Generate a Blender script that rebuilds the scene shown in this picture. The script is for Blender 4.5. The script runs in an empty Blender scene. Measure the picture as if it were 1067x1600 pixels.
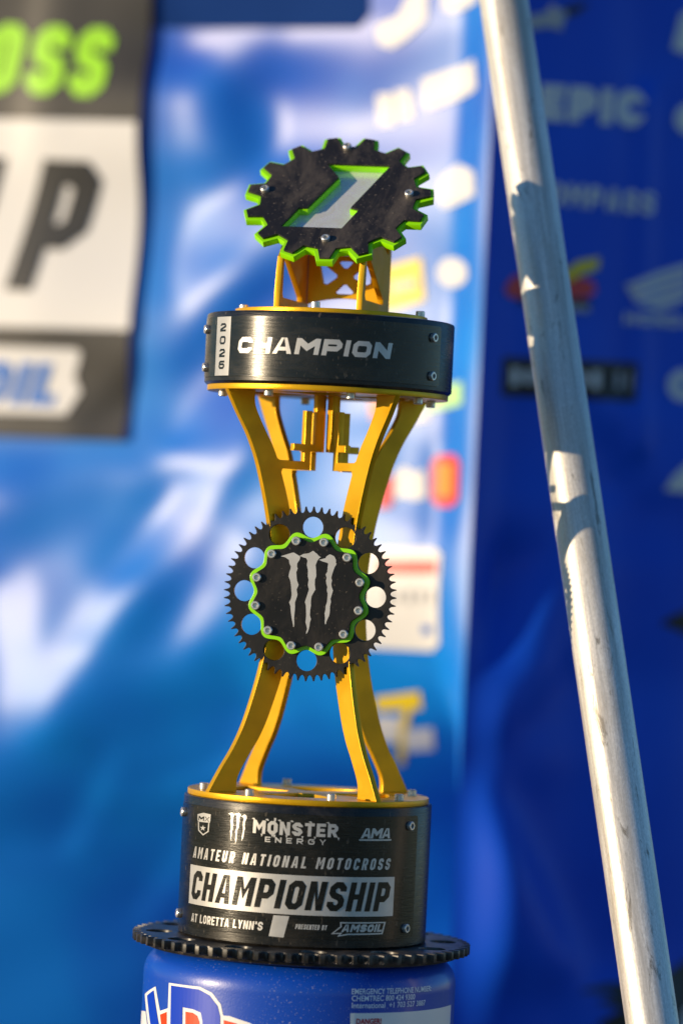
import bpy, bmesh, math, random
import numpy as np
from mathutils import Vector, Matrix, geometry
random.seed(4)
rad = math.radians
sc = bpy.context.scene
col = sc.collection

# ------------------------------------------------------------------ camera
FPX = 6000.0                        # focal length in pixels of the 1067x1600 photograph
ROLL, PITCH = rad(2.75), rad(0.48)
Z0 = 0.366                          # height of the underside of the trophy's base drum
CAM = Vector((0.0152, -3.0, Z0 + 0.307))
_f = Vector((0, math.cos(PITCH), math.sin(PITCH)))
_u0 = Vector((0, -math.sin(PITCH), math.cos(PITCH)))
_r0 = Vector((1, 0, 0))
RGT = math.cos(ROLL) * _r0 + math.sin(ROLL) * _u0
UPV = -math.sin(ROLL) * _r0 + math.cos(ROLL) * _u0
cd = bpy.data.cameras.new('camera'); cam = bpy.data.objects.new('camera', cd); col.objects.link(cam)
cam.matrix_world = Matrix(((RGT.x, UPV.x, -_f.x, CAM.x), (RGT.y, UPV.y, -_f.y, CAM.y), (RGT.z, UPV.z, -_f.z, CAM.z), (0, 0, 0, 1)))
cd.sensor_fit = 'VERTICAL'; cd.sensor_height = 36.0; cd.sensor_width = 24.0
cd.lens = FPX / 1600 * 36.0
cd.clip_start = 0.1; cd.clip_end = 200
cd.dof.use_dof = True; cd.dof.focus_distance = 2.94; cd.dof.aperture_fstop = 2.35; cd.dof.aperture_blades = 0
sc.camera = cam
sc.render.resolution_x, sc.render.resolution_y = 682, 1024

# ------------------------------------------------------------------ light
SUN_AZ, SUN_EL = rad(68), rad(7.0)   # azimuth from the view axis towards the left, elevation
TO_SUN = Vector((-math.sin(SUN_AZ) * math.cos(SUN_EL), -math.cos(SUN_AZ) * math.cos(SUN_EL), math.sin(SUN_EL)))
w = bpy.data.worlds.new('World'); sc.world = w; w.use_nodes = True
nt = w.node_tree; nt.nodes.clear()
sky = nt.nodes.new('ShaderNodeTexSky'); sky.sky_type = 'NISHITA'; sky.sun_disc = False
sky.sun_elevation = SUN_EL; sky.sun_rotation = math.pi + SUN_AZ
sky.air_density = 1.0; sky.dust_density = 0.0; sky.ozone_density = 5.0
bg = nt.nodes.new('ShaderNodeBackground'); bg.inputs[1].default_value = 0.15
wo = nt.nodes.new('ShaderNodeOutputWorld')
nt.links.new(sky.outputs[0], bg.inputs[0]); nt.links.new(bg.outputs[0], wo.inputs[0])
sl = bpy.data.lights.new('sun', 'SUN'); sl.energy = 3.9; sl.angle = rad(0.6); sl.color = (1.0, 0.79, 0.52)
so = bpy.data.objects.new('sun', sl); col.objects.link(so)
so.rotation_euler = TO_SUN.to_track_quat('Z', 'Y').to_euler(); so.location = (-3, -2, 3)
sc.view_settings.view_transform = 'Standard'; sc.view_settings.look = 'None'
sc.view_settings.exposure = 0.52; sc.view_settings.gamma = 1.0; sc.view_settings.use_curve_mapping = False

# ------------------------------------------------------------------ pixel helpers (a pixel gives a direction only)
def ray(px, py):
    return ((px - 533.5) * RGT + (800 - py) * UPV + FPX * _f).normalized()
def hit_plane(px, py, p0, n):
    d = ray(px, py); return CAM + d * ((p0 - CAM).dot(n) / d.dot(n))
def hit_cyl(px, py, R):
    d = ray(px, py); a = d.x ** 2 + d.y ** 2; b = CAM.x * d.x + CAM.y * d.y; c = CAM.x ** 2 + CAM.y ** 2 - R * R
    q = b * b - a * c
    t = (-b - math.sqrt(q)) / a if q > 0 else -b / a
    p = CAM + d * t
    return math.atan2(p.x, -p.y), p.z
def project(P):
    d = P - CAM; z = d.dot(_f)
    return 533.5 + FPX * d.dot(RGT) / z, 800 - FPX * d.dot(UPV) / z

# ------------------------------------------------------------------ materials
def mat(name, base, rough=0.5, metal=0.0, spec=0.5, coat=0.0):
    m = bpy.data.materials.new(name); m.use_nodes = True
    b = m.node_tree.nodes['Principled BSDF']
    b.inputs['Base Color'].default_value = (*base, 1); b.inputs['Roughness'].default_value = rough
    b.inputs['Metallic'].default_value = metal; b.inputs['Specular IOR Level'].default_value = spec
    b.inputs['Coat Weight'].default_value = coat; b.inputs['Coat Roughness'].default_value = 0.12
    return m
def N(m, t, **kw):
    n = m.node_tree.nodes.new('ShaderNode' + t)
    for k, v in kw.items(): setattr(n, k, v)
    return n
def L(m, a, b): m.node_tree.links.new(a, b)
def B(m): return m.node_tree.nodes['Principled BSDF']
def noise(m, scale, detail=4, rough=0.55, stretch=(1, 1, 1), coord='Object', dist=0.0):
    tc = N(m, 'TexCoord'); mp = N(m, 'Mapping'); mp.inputs['Scale'].default_value = stretch
    L(m, tc.outputs[coord], mp.inputs[0])
    n = N(m, 'TexNoise'); n.inputs['Scale'].default_value = scale; n.inputs['Detail'].default_value = detail
    n.inputs['Roughness'].default_value = rough; n.inputs['Distortion'].default_value = dist
    L(m, mp.outputs[0], n.inputs['Vector']); return n.outputs['Fac']
def ramp(m, fac, stops):
    r = N(m, 'ValToRGB'); e = r.color_ramp.elements
    while len(e) < len(stops): e.new(0.5)
    for el, (p, c) in zip(e, stops):
        el.position = p; el.color = (*c, 1) if len(c) == 3 else c
    L(m, fac, r.inputs[0]); return r.outputs[0]
def mixc(m, fac, a, b):
    x = N(m, 'Mix', data_type='RGBA')
    if isinstance(fac, (int, float)): x.inputs[0].default_value = fac
    else: L(m, fac, x.inputs[0])
    for s, v in ((x.inputs[6], a), (x.inputs[7], b)):
        if isinstance(v, tuple): s.default_value = (*v, 1)
        else: L(m, v, s)
    return x.outputs[2]
def bump(m, fac, strength, dist=0.001):
    b = N(m, 'Bump'); b.inputs['Strength'].default_value = strength; b.inputs['Distance'].default_value = dist
    L(m, fac, b.inputs['Height']); L(m, b.outputs[0], B(m).inputs['Normal'])
def grey(v): return (v, v, v)
M = {}
# brushed black anodised drum: fine horizontal brushing, scuffs and dust
def black_metal(name, base, r0, r1, dust, stretch, spec=0.5):
    m = mat(name, base, 0.3, 0.0, spec)
    n1 = noise(m, 60, 6, 0.7, stretch); n2 = noise(m, 30, 8, 0.75, (1, 0.4, 1.6), dist=0.5)
    L(m, ramp(m, n1, [(0.3, grey(r0)), (0.75, grey(r1))]), B(m).inputs['Roughness'])
    sp = ramp(m, n2, [(0.47, grey(0)), (0.70, grey(dust))])
    sc1 = noise(m, 420, 2, 0.5, (1, 1, 0.35)); sp2 = ramp(m, sc1, [(0.66, grey(0)), (0.72, grey(min(1, dust * 2.5)))])
    mx = N(m, 'Math', operation='MAXIMUM'); L(m, sp, mx.inputs[0]); L(m, sp2, mx.inputs[1])
    L(m, mixc(m, mx.outputs[0], base, (0.16, 0.13, 0.10)), B(m).inputs['Base Color'])
    bump(m, n1, 0.25, 0.0004)
    M[name] = m
black_metal('drum_black', (0.006, 0.006, 0.006), 0.22, 0.40, 0.16, (1.2, 1.2, 16), 0.33)
black_metal('panel_black', (0.005, 0.005, 0.005), 0.17, 0.30, 0.14, (1.2, 1.2, 16), 0.40)
black_metal('sprocket_black', (0.010, 0.009, 0.008), 0.38, 0.52, 0.14, (1, 1, 1), 0.35)
black_metal('acrylic_black', (0.007, 0.006, 0.006), 0.28, 0.5, 0.16, (1, 1, 1), 0.3)
black_metal('gear_black', (0.014, 0.012, 0.011), 0.30, 0.6, 0.55, (1, 1, 1), 0.5)
black_metal('rim_black', (0.012, 0.011, 0.010), 0.32, 0.5, 0.75, (1, 1, 1))
m = mat('silver_print', (0.56, 0.54, 0.51), 0.42, 0.45); L(m, ramp(m, noise(m, 90, 5), [(0.3, (0.50, 0.48, 0.45)), (0.8, (0.62, 0.60, 0.57))]), B(m).inputs['Base Color']); M['silver'] = m
M['ink'] = M['panel_black']
m = mat('gold', (0.75, 0.40, 0.012), 0.42, 0.5, 0.4)
fl = noise(m, 1400, 2, 0.6); cl = noise(m, 25, 4)
L(m, mixc(m, ramp(m, cl, [(0.35, grey(0)), (0.7, grey(1))]), (0.80, 0.42, 0.002), (0.70, 0.37, 0.006)), B(m).inputs['Base Color'])
L(m, ramp(m, cl, [(0.38, grey(0.30)), (0.62, grey(0.50))]), B(m).inputs['Roughness']); bump(m, fl, 0.30, 0.0004); M['gold'] = m
m = mat('green', (0.30, 0.80, 0.002), 0.32); L(m, ramp(m, noise(m, 60, 4), [(0.3, grey(0.25)), (0.7, grey(0.42))]), B(m).inputs['Roughness']); M['green'] = m
m = mat('steel', (0.66, 0.63, 0.59), 0.3, 0.75); L(m, ramp(m, noise(m, 400, 4), [(0.3, grey(0.22)), (0.75, grey(0.5))]), B(m).inputs['Roughness']); M['steel'] = m
m = mat('number_silver', (0.70, 0.71, 0.72), 0.3, 0.45)
nn = noise(m, 50, 5, 0.6, dist=2.0); L(m, ramp(m, nn, [(0.3, grey(0.18)), (0.7, grey(0.46))]), B(m).inputs['Roughness'])
L(m, ramp(m, nn, [(0.35, (0.80, 0.81, 0.82)), (0.75, (0.66, 0.63, 0.57))]), B(m).inputs['Base Color']); M['number'] = m
m = mat('pail_blue', (0.002, 0.058, 0.44), 0.36, 0.0, 0.5, 0.25)
d1 = noise(m, 620, 2, 0.5); d2 = noise(m, 14, 3)
a1 = ramp(m, d1, [(0.65, grey(0)), (0.70, grey(0.6))]); a2 = ramp(m, d2, [(0.38, grey(0)), (0.62, grey(1))])
mm = N(m, 'Math', operation='MULTIPLY'); L(m, a1, mm.inputs[0]); L(m, a2, mm.inputs[1])
L(m, mixc(m, mm.outputs[0], (0.002, 0.058, 0.44), (0.45, 0.45, 0.5)), B(m).inputs['Base Color']); bump(m, d1, 0.18, 0.0005); M['pail'] = m
M['pail_white'] = mat('pail_white', (0.78, 0.78, 0.76), 0.32)
M['pail_red'] = mat('pail_red', (0.75, 0.055, 0.008), 0.32)
M['pail_navy'] = mat('pail_logo_blue', (0.003, 0.045, 0.50), 0.30)
M['pail_text'] = mat('pail_text', (0.72, 0.80, 0.88), 0.4)
M['danger'] = mat('danger_red', (0.45, 0.01, 0.03), 0.4)
# scratched galvanised tube
m = mat('pole', (0.60, 0.59, 0.57), 0.36, 0.35)
st = noise(m, 40, 8, 0.7, (3, 3, 0.10)); sp = noise(m, 110, 6, 0.75, (1, 1, 0.22), dist=0.6); bl = noise(m, 14, 5, 0.65, (1.5, 1.5, 0.35)); gr = noise(m, 700, 3, 0.7, (1, 1, 0.5))
c1 = ramp(m, st, [(0.36, (0.50, 0.47, 0.42)), (0.58, (0.82, 0.80, 0.76))])
c1 = mixc(m, ramp(m, gr, [(0.42, grey(0.30)), (0.62, grey(0))]), c1, (0.34, 0.31, 0.26))
c2 = mixc(m, ramp(m, sp, [(0.58, grey(0)), (0.66, grey(0.75))]), c1, (0.13, 0.11, 0.08))
c3 = mixc(m, ramp(m, bl, [(0.46, grey(0)), (0.66, grey(0.55))]), c2, (0.45, 0.38, 0.28))
L(m, c3, B(m).inputs['Base Color']); L(m, ramp(m, st, [(0.38, grey(0.32)), (0.62, grey(0.55))]), B(m).inputs['Roughness']); bump(m, gr, 0.3, 0.0006); M['pole'] = m
# glossy printed vinyl
def vinyl(name, stops, scale=3.0, rough=0.46, spec=0.5):
    m = mat(name, stops[0][1], rough, 0, spec)
    L(m, ramp(m, noise(m, scale, 3, 0.5), stops), B(m).inputs['Base Color'])
    bump(m, noise(m, 900, 2), 0.05, 0.0003); M[name] = m
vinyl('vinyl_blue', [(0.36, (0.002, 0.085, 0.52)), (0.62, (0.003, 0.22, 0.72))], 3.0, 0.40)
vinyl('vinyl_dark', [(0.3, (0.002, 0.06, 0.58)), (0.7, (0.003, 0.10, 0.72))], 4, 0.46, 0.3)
vinyl('vinyl_black', [(0.3, (0.020, 0.018, 0.016)), (0.7, (0.030, 0.027, 0.024))], 6)
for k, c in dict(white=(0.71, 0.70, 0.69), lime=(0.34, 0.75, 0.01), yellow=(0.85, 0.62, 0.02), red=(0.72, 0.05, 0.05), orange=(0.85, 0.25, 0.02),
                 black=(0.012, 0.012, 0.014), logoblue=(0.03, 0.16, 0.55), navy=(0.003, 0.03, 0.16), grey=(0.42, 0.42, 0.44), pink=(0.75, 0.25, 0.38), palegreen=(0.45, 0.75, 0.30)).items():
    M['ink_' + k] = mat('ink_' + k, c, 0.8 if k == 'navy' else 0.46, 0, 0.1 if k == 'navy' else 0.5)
m = mat('ground', (0.10, 0.10, 0.05), 0.9); L(m, ramp(m, noise(m, 6, 6, 0.7), [(0.3, (0.06, 0.06, 0.03)), (0.7, (0.13, 0.11, 0.06))]), B(m).inputs['Base Color']); M['ground'] = m

# ------------------------------------------------------------------ object helpers
def obj(name, mesh, material=None, parent=None, mw=None, smooth=False):
    o = bpy.data.objects.new(name, mesh); col.objects.link(o)
    if material and not mesh.materials: mesh.materials.append(M[material])
    if parent: o.parent = parent
    if mw is not None: o.matrix_local = mw
    if smooth: mesh.polygons.foreach_set('use_smooth', [True] * len(mesh.polygons))
    return o
def empty(name, loc, rz=0.0):
    o = bpy.data.objects.new(name, None); col.objects.link(o); o.location = loc; o.rotation_euler = (0, 0, rz); o.empty_display_size = 0.02
    return o
def tag(o, label, cat, group=None):
    o['label'] = label; o['category'] = cat
    if group: o['group'] = group
def bm_mesh(bm, name):
    me = bpy.data.meshes.new(name); bm.to_mesh(me); bm.free(); return me
def lathe(name, prof, seg=96, closed=False):
    """prof: list of (r,z); sharp corners handled by auto smooth angle"""
    bm = bmesh.new(); rings = []
    for r, z in prof:
        if r < 1e-6: rings.append([bm.verts.new((0, 0, z))])
        else: rings.append([bm.verts.new((r * math.sin(2 * math.pi * i / seg), -r * math.cos(2 * math.pi * i / seg), z)) for i in range(seg)])
    pairs = list(zip(rings, rings[1:])) + ([(rings[-1], rings[0])] if closed else [])
    for a, b in pairs:
        for i in range(seg):
            j = (i + 1) % seg
            if len(a) == 1 and len(b) == 1: continue
            if len(a) == 1: bm.faces.new((a[0], b[j], b[i]))
            elif len(b) == 1: bm.faces.new((a[i], a[j], b[0]))
            else: bm.faces.new((a[i], a[j], b[j], b[i]))
    bmesh.ops.recalc_face_normals(bm, faces=bm.faces)
    me = bm_mesh(bm, name); smooth_by_angle(me, 35); return me
def smooth_by_angle(me, deg):
    me.polygons.foreach_set('use_smooth', [True] * len(me.polygons))
    bm = bmesh.new(); bm.from_mesh(me)
    for e in bm.edges:
        if len(e.link_faces) == 2 and e.calc_face_angle(0) > rad(deg): e.smooth = False
    bm.to_mesh(me); bm.free()
def plate(name, loops, thick, bevel=0.0):
    """flat plate in XY with holes, thickness along Z (centred), small bevel"""
    cu = bpy.data.curves.new(name, 'CURVE'); cu.dimensions = '2D'; cu.fill_mode = 'BOTH'
    cu.extrude = thick / 2 - bevel; cu.bevel_depth = bevel; cu.bevel_resolution = 1; cu.offset = -bevel
    for lp in loops:
        s = cu.splines.new('POLY'); s.points.add(len(lp) - 1)
        for p, q in zip(s.points, lp): p.co = (q[0], q[1], 0, 1)
        s.use_cyclic_u = True
    o = bpy.data.objects.new(name, cu); col.objects.link(o)
    dg = bpy.context.evaluated_depsgraph_get()
    me = bpy.data.meshes.new_from_object(o.evaluated_get(dg)); bpy.data.objects.remove(o); bpy.data.curves.remove(cu)
    me.name = name; me.materials.clear(); smooth_by_angle(me, 28); return me
def circle(cx, cy, r, n=28): return [(cx + r * math.cos(2 * math.pi * i / n), cy + r * math.sin(2 * math.pi * i / n)) for i in range(n)]

# ------------------------------------------------------------------ stroke lettering
def stroke(pts, t, closed=False, e0=0.0, e1=0.0):
    P = [Vector(p) for p in pts]; n = len(P)
    if not closed:
        P[0] = P[0] + (P[0] - P[1]).normalized() * e0; P[-1] = P[-1] + (P[-1] - P[-2]).normalized() * e1
    Lf, Rt = [], []
    for i in range(n):
        a = P[i - 1] if (i > 0 or closed) else None; b = P[(i + 1) % n] if (i < n - 1 or closed) else None
        d1 = (P[i] - a).normalized() if a is not None else None; d2 = (b - P[i]).normalized() if b is not None else None
        d = d1 if d2 is None else d2 if d1 is None else (d1 + d2).normalized()
        nn = Vector((-d.y, d.x)); k = 1.0
        if d1 is not None and d2 is not None: k = 1 / max(0.45, nn.dot(Vector((-d1.y, d1.x))))
        Lf.append(P[i] + nn * t / 2 * k); Rt.append(P[i] - nn * t / 2 * k)
    out = []
    for i in range(n if closed else n - 1):
        j = (i + 1) % n; out.append([tuple(Lf[i]), tuple(Rt[i]), tuple(Rt[j]), tuple(Lf[j])])
    return out
def rect(x0, y0, x1, y1): return [(x0, y0), (x1, y0), (x1, y1), (x0, y1)]
def glyph(ch, w, h, t):
    a = t / 2; x0, x1, y0, y1 = a, w - a, a, h - a; ym = h / 2
    c = min(0.30 * (x1 - x0), 0.22 * (y1 - y0)); th = t * 0.86
    S = lambda p, **k: stroke(p, t, **k)
    bowl = lambda top, bot: S([(t, top), (x1 - c, top), (x1, top - c), (x1, bot + c), (x1 - c, bot), (t, bot)])
    stem = [rect(0, 0, t, h)]
    if ch in 'O0': return S([(x0 + c, y0), (x1 - c, y0), (x1, y0 + c), (x1, y1 - c), (x1 - c, y1), (x0 + c, y1), (x0, y1 - c), (x0, y0 + c)], closed=True)
    if ch in 'CG':
        p = [(x1, h * .66), (x1, y1 - c), (x1 - c, y1), (x0 + c, y1), (x0, y1 - c), (x0, y0 + c), (x0 + c, y0), (x1 - c, y0), (x1, y0 + c), (x1, h * (.50 if ch == 'G' else .34))]
        if ch == 'G': p = [(x1, y1)] + p[3:]
        return S(p) + ([rect(w * .5, h * .5, w, h * .5 + th * .8)] if ch == 'G' else [])
    if ch == 'S': return S([(x1, h * .68), (x1, y1 - c), (x1 - c, y1), (x0 + c, y1), (x0, y1 - c), (x0, ym + c * 1.25), (x0 + c * .7, ym + c * .35), (x1 - c * .7, ym - c * .35), (x1, ym - c * 1.25), (x1, y0 + c), (x1 - c, y0), (x0 + c, y0), (x0, y0 + c), (x0, h * .32)])
    if ch == '2': return S([(x0, h * .70), (x0, y1 - c), (x0 + c, y1), (x1 - c, y1), (x1, y1 - c), (x1, ym + c * .6), (x0, y0 + c * .8), (x0, y0), (x1, y0)], e1=a)
    if ch == '6': return S([(w * .95, y1), (x0 + c, y1), (x0, y1 - c), (x0, y0 + c), (x0 + c, y0), (x1 - c, y0), (x1, y0 + c), (x1, ym - c * .3), (x1 - c, ym + c * .4), (x0 + a, ym + c * .4)])
    if ch == 'H': return [rect(0, 0, t, h), rect(w - t, 0, w, h), rect(t, ym - th / 2, w - t, ym + th / 2)]
    if ch == 'I': return [rect(0, 0, t, h)]
    if ch == 'L': return stem + [rect(t, 0, w, th)]
    if ch == 'T': return [rect(0, h - th, w, h), rect(w / 2 - a, 0, w / 2 + a, h - th)]
    if ch == 'E': return stem + [rect(t, 0, w, th), rect(t, ym - th / 2, w * .9, ym + th / 2), rect(t, h - th, w, h)]
    if ch == 'F': return stem + [rect(t, ym - th / 2, w * .9, ym + th / 2), rect(t, h - th, w, h)]
    if ch == 'P': return stem + bowl(y1, h * .42)
    if ch == 'D': return stem + bowl(y1, y0)
    if ch == 'B': return stem + bowl(y1, h * .5) + S([(x1, h * .5 - a), (x1, y0 + c), (x1 - c, y0), (t, y0)])
    if ch == 'R':
        yb = h * .44; return stem + bowl(y1, yb) + [[(w * .42, yb - a), (w - t * 1.05, 0), (w, 0), (w * .42 + t * 1.15, yb - a)]]
    if ch == 'U': return S([(x0, h), (x0, y0 + c), (x0 + c, y0), (x1 - c, y0), (x1, y0 + c), (x1, h)])
    if ch == 'N':
        d = t * 1.7; return [rect(0, 0, t, h), rect(w - t, 0, w, h), [(t, h - d), (w - t, 0), (w - t, d), (t, h)]]
    if ch == 'M':
        d = t * 1.5; yl = h * .30; return [rect(0, 0, t, h), rect(w - t, 0, w, h), [(t, h - d), (w / 2, yl - d * .2), (w / 2, yl + d * .8), (t, h)], [(w / 2, yl - d * .2), (w - t, h - d), (w - t, h), (w / 2, yl + d * .8)]]
    if ch == 'A':
        yb = h * .20; xi = lambda y: t + (w / 2 - t) * y / h
        return [[(0, 0), (t, 0), (w / 2, h), (w / 2 - .62 * t, h)], [(w - t, 0), (w, 0), (w / 2 + .62 * t, h), (w / 2, h)], [(xi(yb), yb), (w - xi(yb), yb), (w - xi(yb + .75 * t), yb + .75 * t), (xi(yb + .75 * t), yb + .75 * t)]]
    if ch == 'Y': return [rect(w / 2 - a, 0, w / 2 + a, ym * .85), [(0, h), (w / 2 - a, ym * .85), (w / 2, ym * .85), (w / 2, ym * 1.15), (t, h)], [(w / 2, ym * 1.15), (w / 2, ym * .85), (w / 2 + a, ym * .85), (w, h), (w - t, h)]]
    if ch == 'X': return [[(0, 0), (t * 1.1, 0), (w / 2, ym), (w / 2 - a, ym)], [(w - t * 1.1, 0), (w, 0), (w / 2 + a, ym), (w / 2, ym)], [(w / 2 - a, ym), (w / 2, ym), (t * 1.1, h), (0, h)], [(w / 2, ym), (w / 2 + a, ym), (w, h), (w - t * 1.1, h)]]
    if ch == "'": return [rect(0, h * .68, t, h)]
    return []
REL = {'I': None, "'": None, 'M': 1.28, 'A': 1.08, 'T': 0.92, 'L': 0.85, 'E': 0.88, 'F': .86, ' ': 0.5}
def text2d(s, x0, y0, x1, h, t, shear=0.0, gap=0.3):
    """fit the string between x0 and x1; gap in units of the letter width"""
    fixed = sum(t for ch in s if ch in "I'"); rel = sum((REL.get(ch) or 1.0) for ch in s if ch not in "I'")
    w = (x1 - x0 - shear * h * 0.9 - fixed) / max(rel + gap * (len(s) - 1), 0.01); x = x0; out = []
    for ch in s:
        cw = t if ch in "I'" else w * (REL.get(ch) or 1.0)
        for poly in glyph(ch, cw, h, t): out.append([(x + p[0] + shear * p[1], y0 + p[1]) for p in poly])
        x += cw + gap * w
    return out
def wrap(name, polys, fn, material, parent, step=0.003, stepy=None):
    """2-D polygons cut into narrow strips and laid on a surface by fn(x, y)"""
    bm = bmesh.new()
    for p in polys:
        q = []
        for v in p:
            if not q or (Vector(v) - Vector(q[-1])).length > 1e-7: q.append(v)
        if len(q) < 3: continue
        ar = sum(q[i - 1][0] * q[i][1] - q[i][0] * q[i - 1][1] for i in range(len(q)))
        if ar < 0: q = q[::-1]
        if len(q) <= 4: bm.faces.new([bm.verts.new((v[0], v[1], 0)) for v in q])
        else:
            vs = [bm.verts.new((v[0], v[1], 0)) for v in q]
            for tri in geometry.tessellate_polygon([[Vector((v[0], v[1], 0)) for v in q]]):
                f = bm.faces.new([vs[i] for i in tri])
                f.normal_update()
                if f.normal.z < 0: f.normal_flip()
    for ax, stp in ((0, step), (1, stepy)):
        if not stp: continue
        lo = min(v.co[ax] for v in bm.verts); hi = max(v.co[ax] for v in bm.verts)
        k = math.floor(lo / stp) + 1
        while k * stp < hi:
            co = [0, 0, 0]; no = [0, 0, 0]; co[ax] = k * stp; no[ax] = 1
            bmesh.ops.bisect_plane(bm, geom=bm.verts[:] + bm.edges[:] + bm.faces[:], dist=1e-7, plane_co=co, plane_no=no); k += 1
    bmesh.ops.triangulate(bm, faces=bm.faces[:])
    for v in bm.verts: v.co = fn(v.co.x, v.co.y)
    me = bm_mesh(bm, name); return obj(name, me, material, parent, smooth=False)

# ================================================================== ground
bm = bmesh.new()
gn = 24
gv = [[bm.verts.new((-4 + 8 * i / gn, -5 + 8 * j / gn, 0.0 if 6 < i < 20 and 9 < j < 20 else -0.004 * random.random())) for i in range(gn + 1)] for j in range(gn + 1)]
for j in range(gn):
    for i in range(gn): bm.faces.new((gv[j][i], gv[j][i + 1], gv[j + 1][i + 1], gv[j + 1][i]))
g = obj('ground', bm_mesh(bm, 'ground'), 'ground'); g['kind'] = 'structure'

# ================================================================== hanging vinyl
def solve_folds(target, du, dv, lam=0.045, mu=0.6):
    """height field whose horizontal slope follows target (rows = height, columns = across)"""
    big = np.concatenate([target, -target[:, ::-1]], 1); big = np.concatenate([big, big[::-1]], 0)
    ny, nx = big.shape
    kx = 2 * np.pi * np.fft.fftfreq(nx, du)[None, :]; ky = 2 * np.pi * np.fft.fftfreq(ny, dv)[:, None]
    H = (-1j * kx) * np.fft.fft2(big) / (kx ** 2 + lam * ky ** 2 + mu)
    return np.real(np.fft.ifft2(H))[:target.shape[0], :target.shape[1]]
class Cloth:
    def __init__(s, name, origin, udir, nrm, u0, u1, z0, z1, slope, cell, material, parent, pin=0.05, over=None):
        s.o, s.ud, s.n, s.u0, s.z0 = origin, udir, nrm, u0, z0
        s.nu = int(round((u1 - u0) / cell)) + 1; s.nv = int(round((z1 - z0) / cell)) + 1
        s.du = (u1 - u0) / (s.nu - 1); s.dv = (z1 - z0) / (s.nv - 1)
        T = np.zeros((s.nv, s.nu))
        for j in range(s.nv):
            for i in range(s.nu):
                u = u0 + i * s.du; z = z0 + j * s.dv; px, py = project(s.base(u, z)); T[j, i] = slope(px, py, u, z)
        s.h = solve_folds(T, s.du, s.dv)
        if over:      # hangs against another cloth: follow it at a small distance
            s.h = 0.5 * (s.h - s.h.min()) + 0.005 + np.array([[over.height(u0 + i * s.du, z0 + j * s.dv) for i in range(s.nu)] for j in range(s.nv)])
        if pin:
            uu = np.abs(u0 + np.arange(s.nu) * s.du) / pin; k = np.clip(uu, 0, 1); s.h = (s.h - 0) * (k * k * (3 - 2 * k))[None, :]
        vs = [s.base(u0 + i * s.du, z0 + j * s.dv) + nrm * s.h[j, i] for j in range(s.nv) for i in range(s.nu)]
        fs = [(j * s.nu + i, j * s.nu + i + 1, (j + 1) * s.nu + i + 1, (j + 1) * s.nu + i) for j in range(s.nv - 1) for i in range(s.nu - 1)]
        me = bpy.data.meshes.new(name); me.from_pydata([tuple(v) for v in vs], [], fs); me.update()
        if me.polygons[0].normal.dot(nrm) < 0: me.flip_normals()
        s.ob = obj(name, me, material, parent, smooth=True)
    def base(s, u, z): return s.o + s.ud * u + Vector((0, 0, z))
    def uz(s, px, py):
        h = 0.0
        for _ in range(4):
            p = hit_plane(px, py, s.o + s.n * h, s.n); u = (p - s.o).dot(s.ud); h = s.height(u, p.z)
        return u, p.z
    def height(s, u, z):
        x = min(max((u - s.u0) / s.du, 0), s.nu - 1.001); y = min(max((z - s.z0) / s.dv, 0), s.nv - 1.001); i, j = int(x), int(y); a, b = x - i, y - j
        return (s.h[j, i] * (1 - a) + s.h[j, i + 1] * a) * (1 - b) + (s.h[j + 1, i] * (1 - a) + s.h[j + 1, i + 1] * a) * b
    def decal(s, name, px_polys, material, parent, off=0.0015):
        """polygons given as photograph pixels, laid on the cloth"""
        fl = [[s.uz(*p) for p in q] for q in px_polys]
        return wrap(name, fl, lambda u, z: s.base(u, z) + s.n * (s.height(u, z) + off), material, parent, 0.012, 0.012)

YL = rad(27)
xr = hit_plane(742, 700, Vector((0, 0.66, 0)), Vector((0, 1, 0))).x
RIDGE = Vector((xr, 0.66, 0))
def seg(px, py, x0, y0, x1, y1, wd):
    dx, dy = x1 - x0, y1 - y0; t = max(0, min(1, ((px - x0) * dx + (py - y0) * dy) / (dx * dx + dy * dy + 1e-6)))
    return math.exp(-(((px - x0 - t * dx) ** 2 + (py - y0 - t * dy) ** 2) / wd ** 2))
FOLDS = [  # x0, y0, x1, y1, width, amount: creases that turn the vinyl towards (+) or away from (-) the low sun
    (470, 60, 420, 200, 60, .45), (350, 45, 300, 60, 40, .35), (330, 145, 348, 225, 50, -.95), (400, 260, 250, 420, 48, .5), (385, 430, 235, 575, 34, -.5),
    (420, 560, 240, 700, 36, .45), (330, 700, 60, 1100, 30, .8), (470, 1230, 250, 1480, 9, .3), (300, 560, 420, 480, 9, -.35), (150, 1180, 60, 1330, 12, .35), (210, 1230, 330, 1180, 9, .35), (520, 980, 640, 1060, 12, -.3), (60, 790, 120, 790, 55, -.45), (225, 760, 150, 880, 30, -.35), (20, 930, 40, 1130, 34, .55),
    (235, 920, 180, 1010, 42, -.55), (350, 870, 265, 1005, 26, .55), (390, 700, 330, 790, 26, -.35), (130, 1120, 320, 1070, 70, -.6), (350, 1060, 380, 1110, 26, .5),
    (350, 1110, 130, 1440, 16, .30), (253, 1300, 256, 1304, 18, .45), (490, 1150, 470, 1000, 40, .30), (430, 730, 470, 640, 28, -.25),
    (715, 60, 725, 1120, 16, .22), (690, 1010, 715, 1230, 15, -.7), (600, 200, 650, 330, 60, .25), (640, 560, 690, 700, 40, .1), (590, 680, 585, 780, 20, -.25), (655, 830, 650, 700, 16, -.25)]
def smooth(e0, e1, x):
    t = max(0, min(1, (x - e0) / (e1 - e0))); return t * t * (3 - 2 * t)
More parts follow.
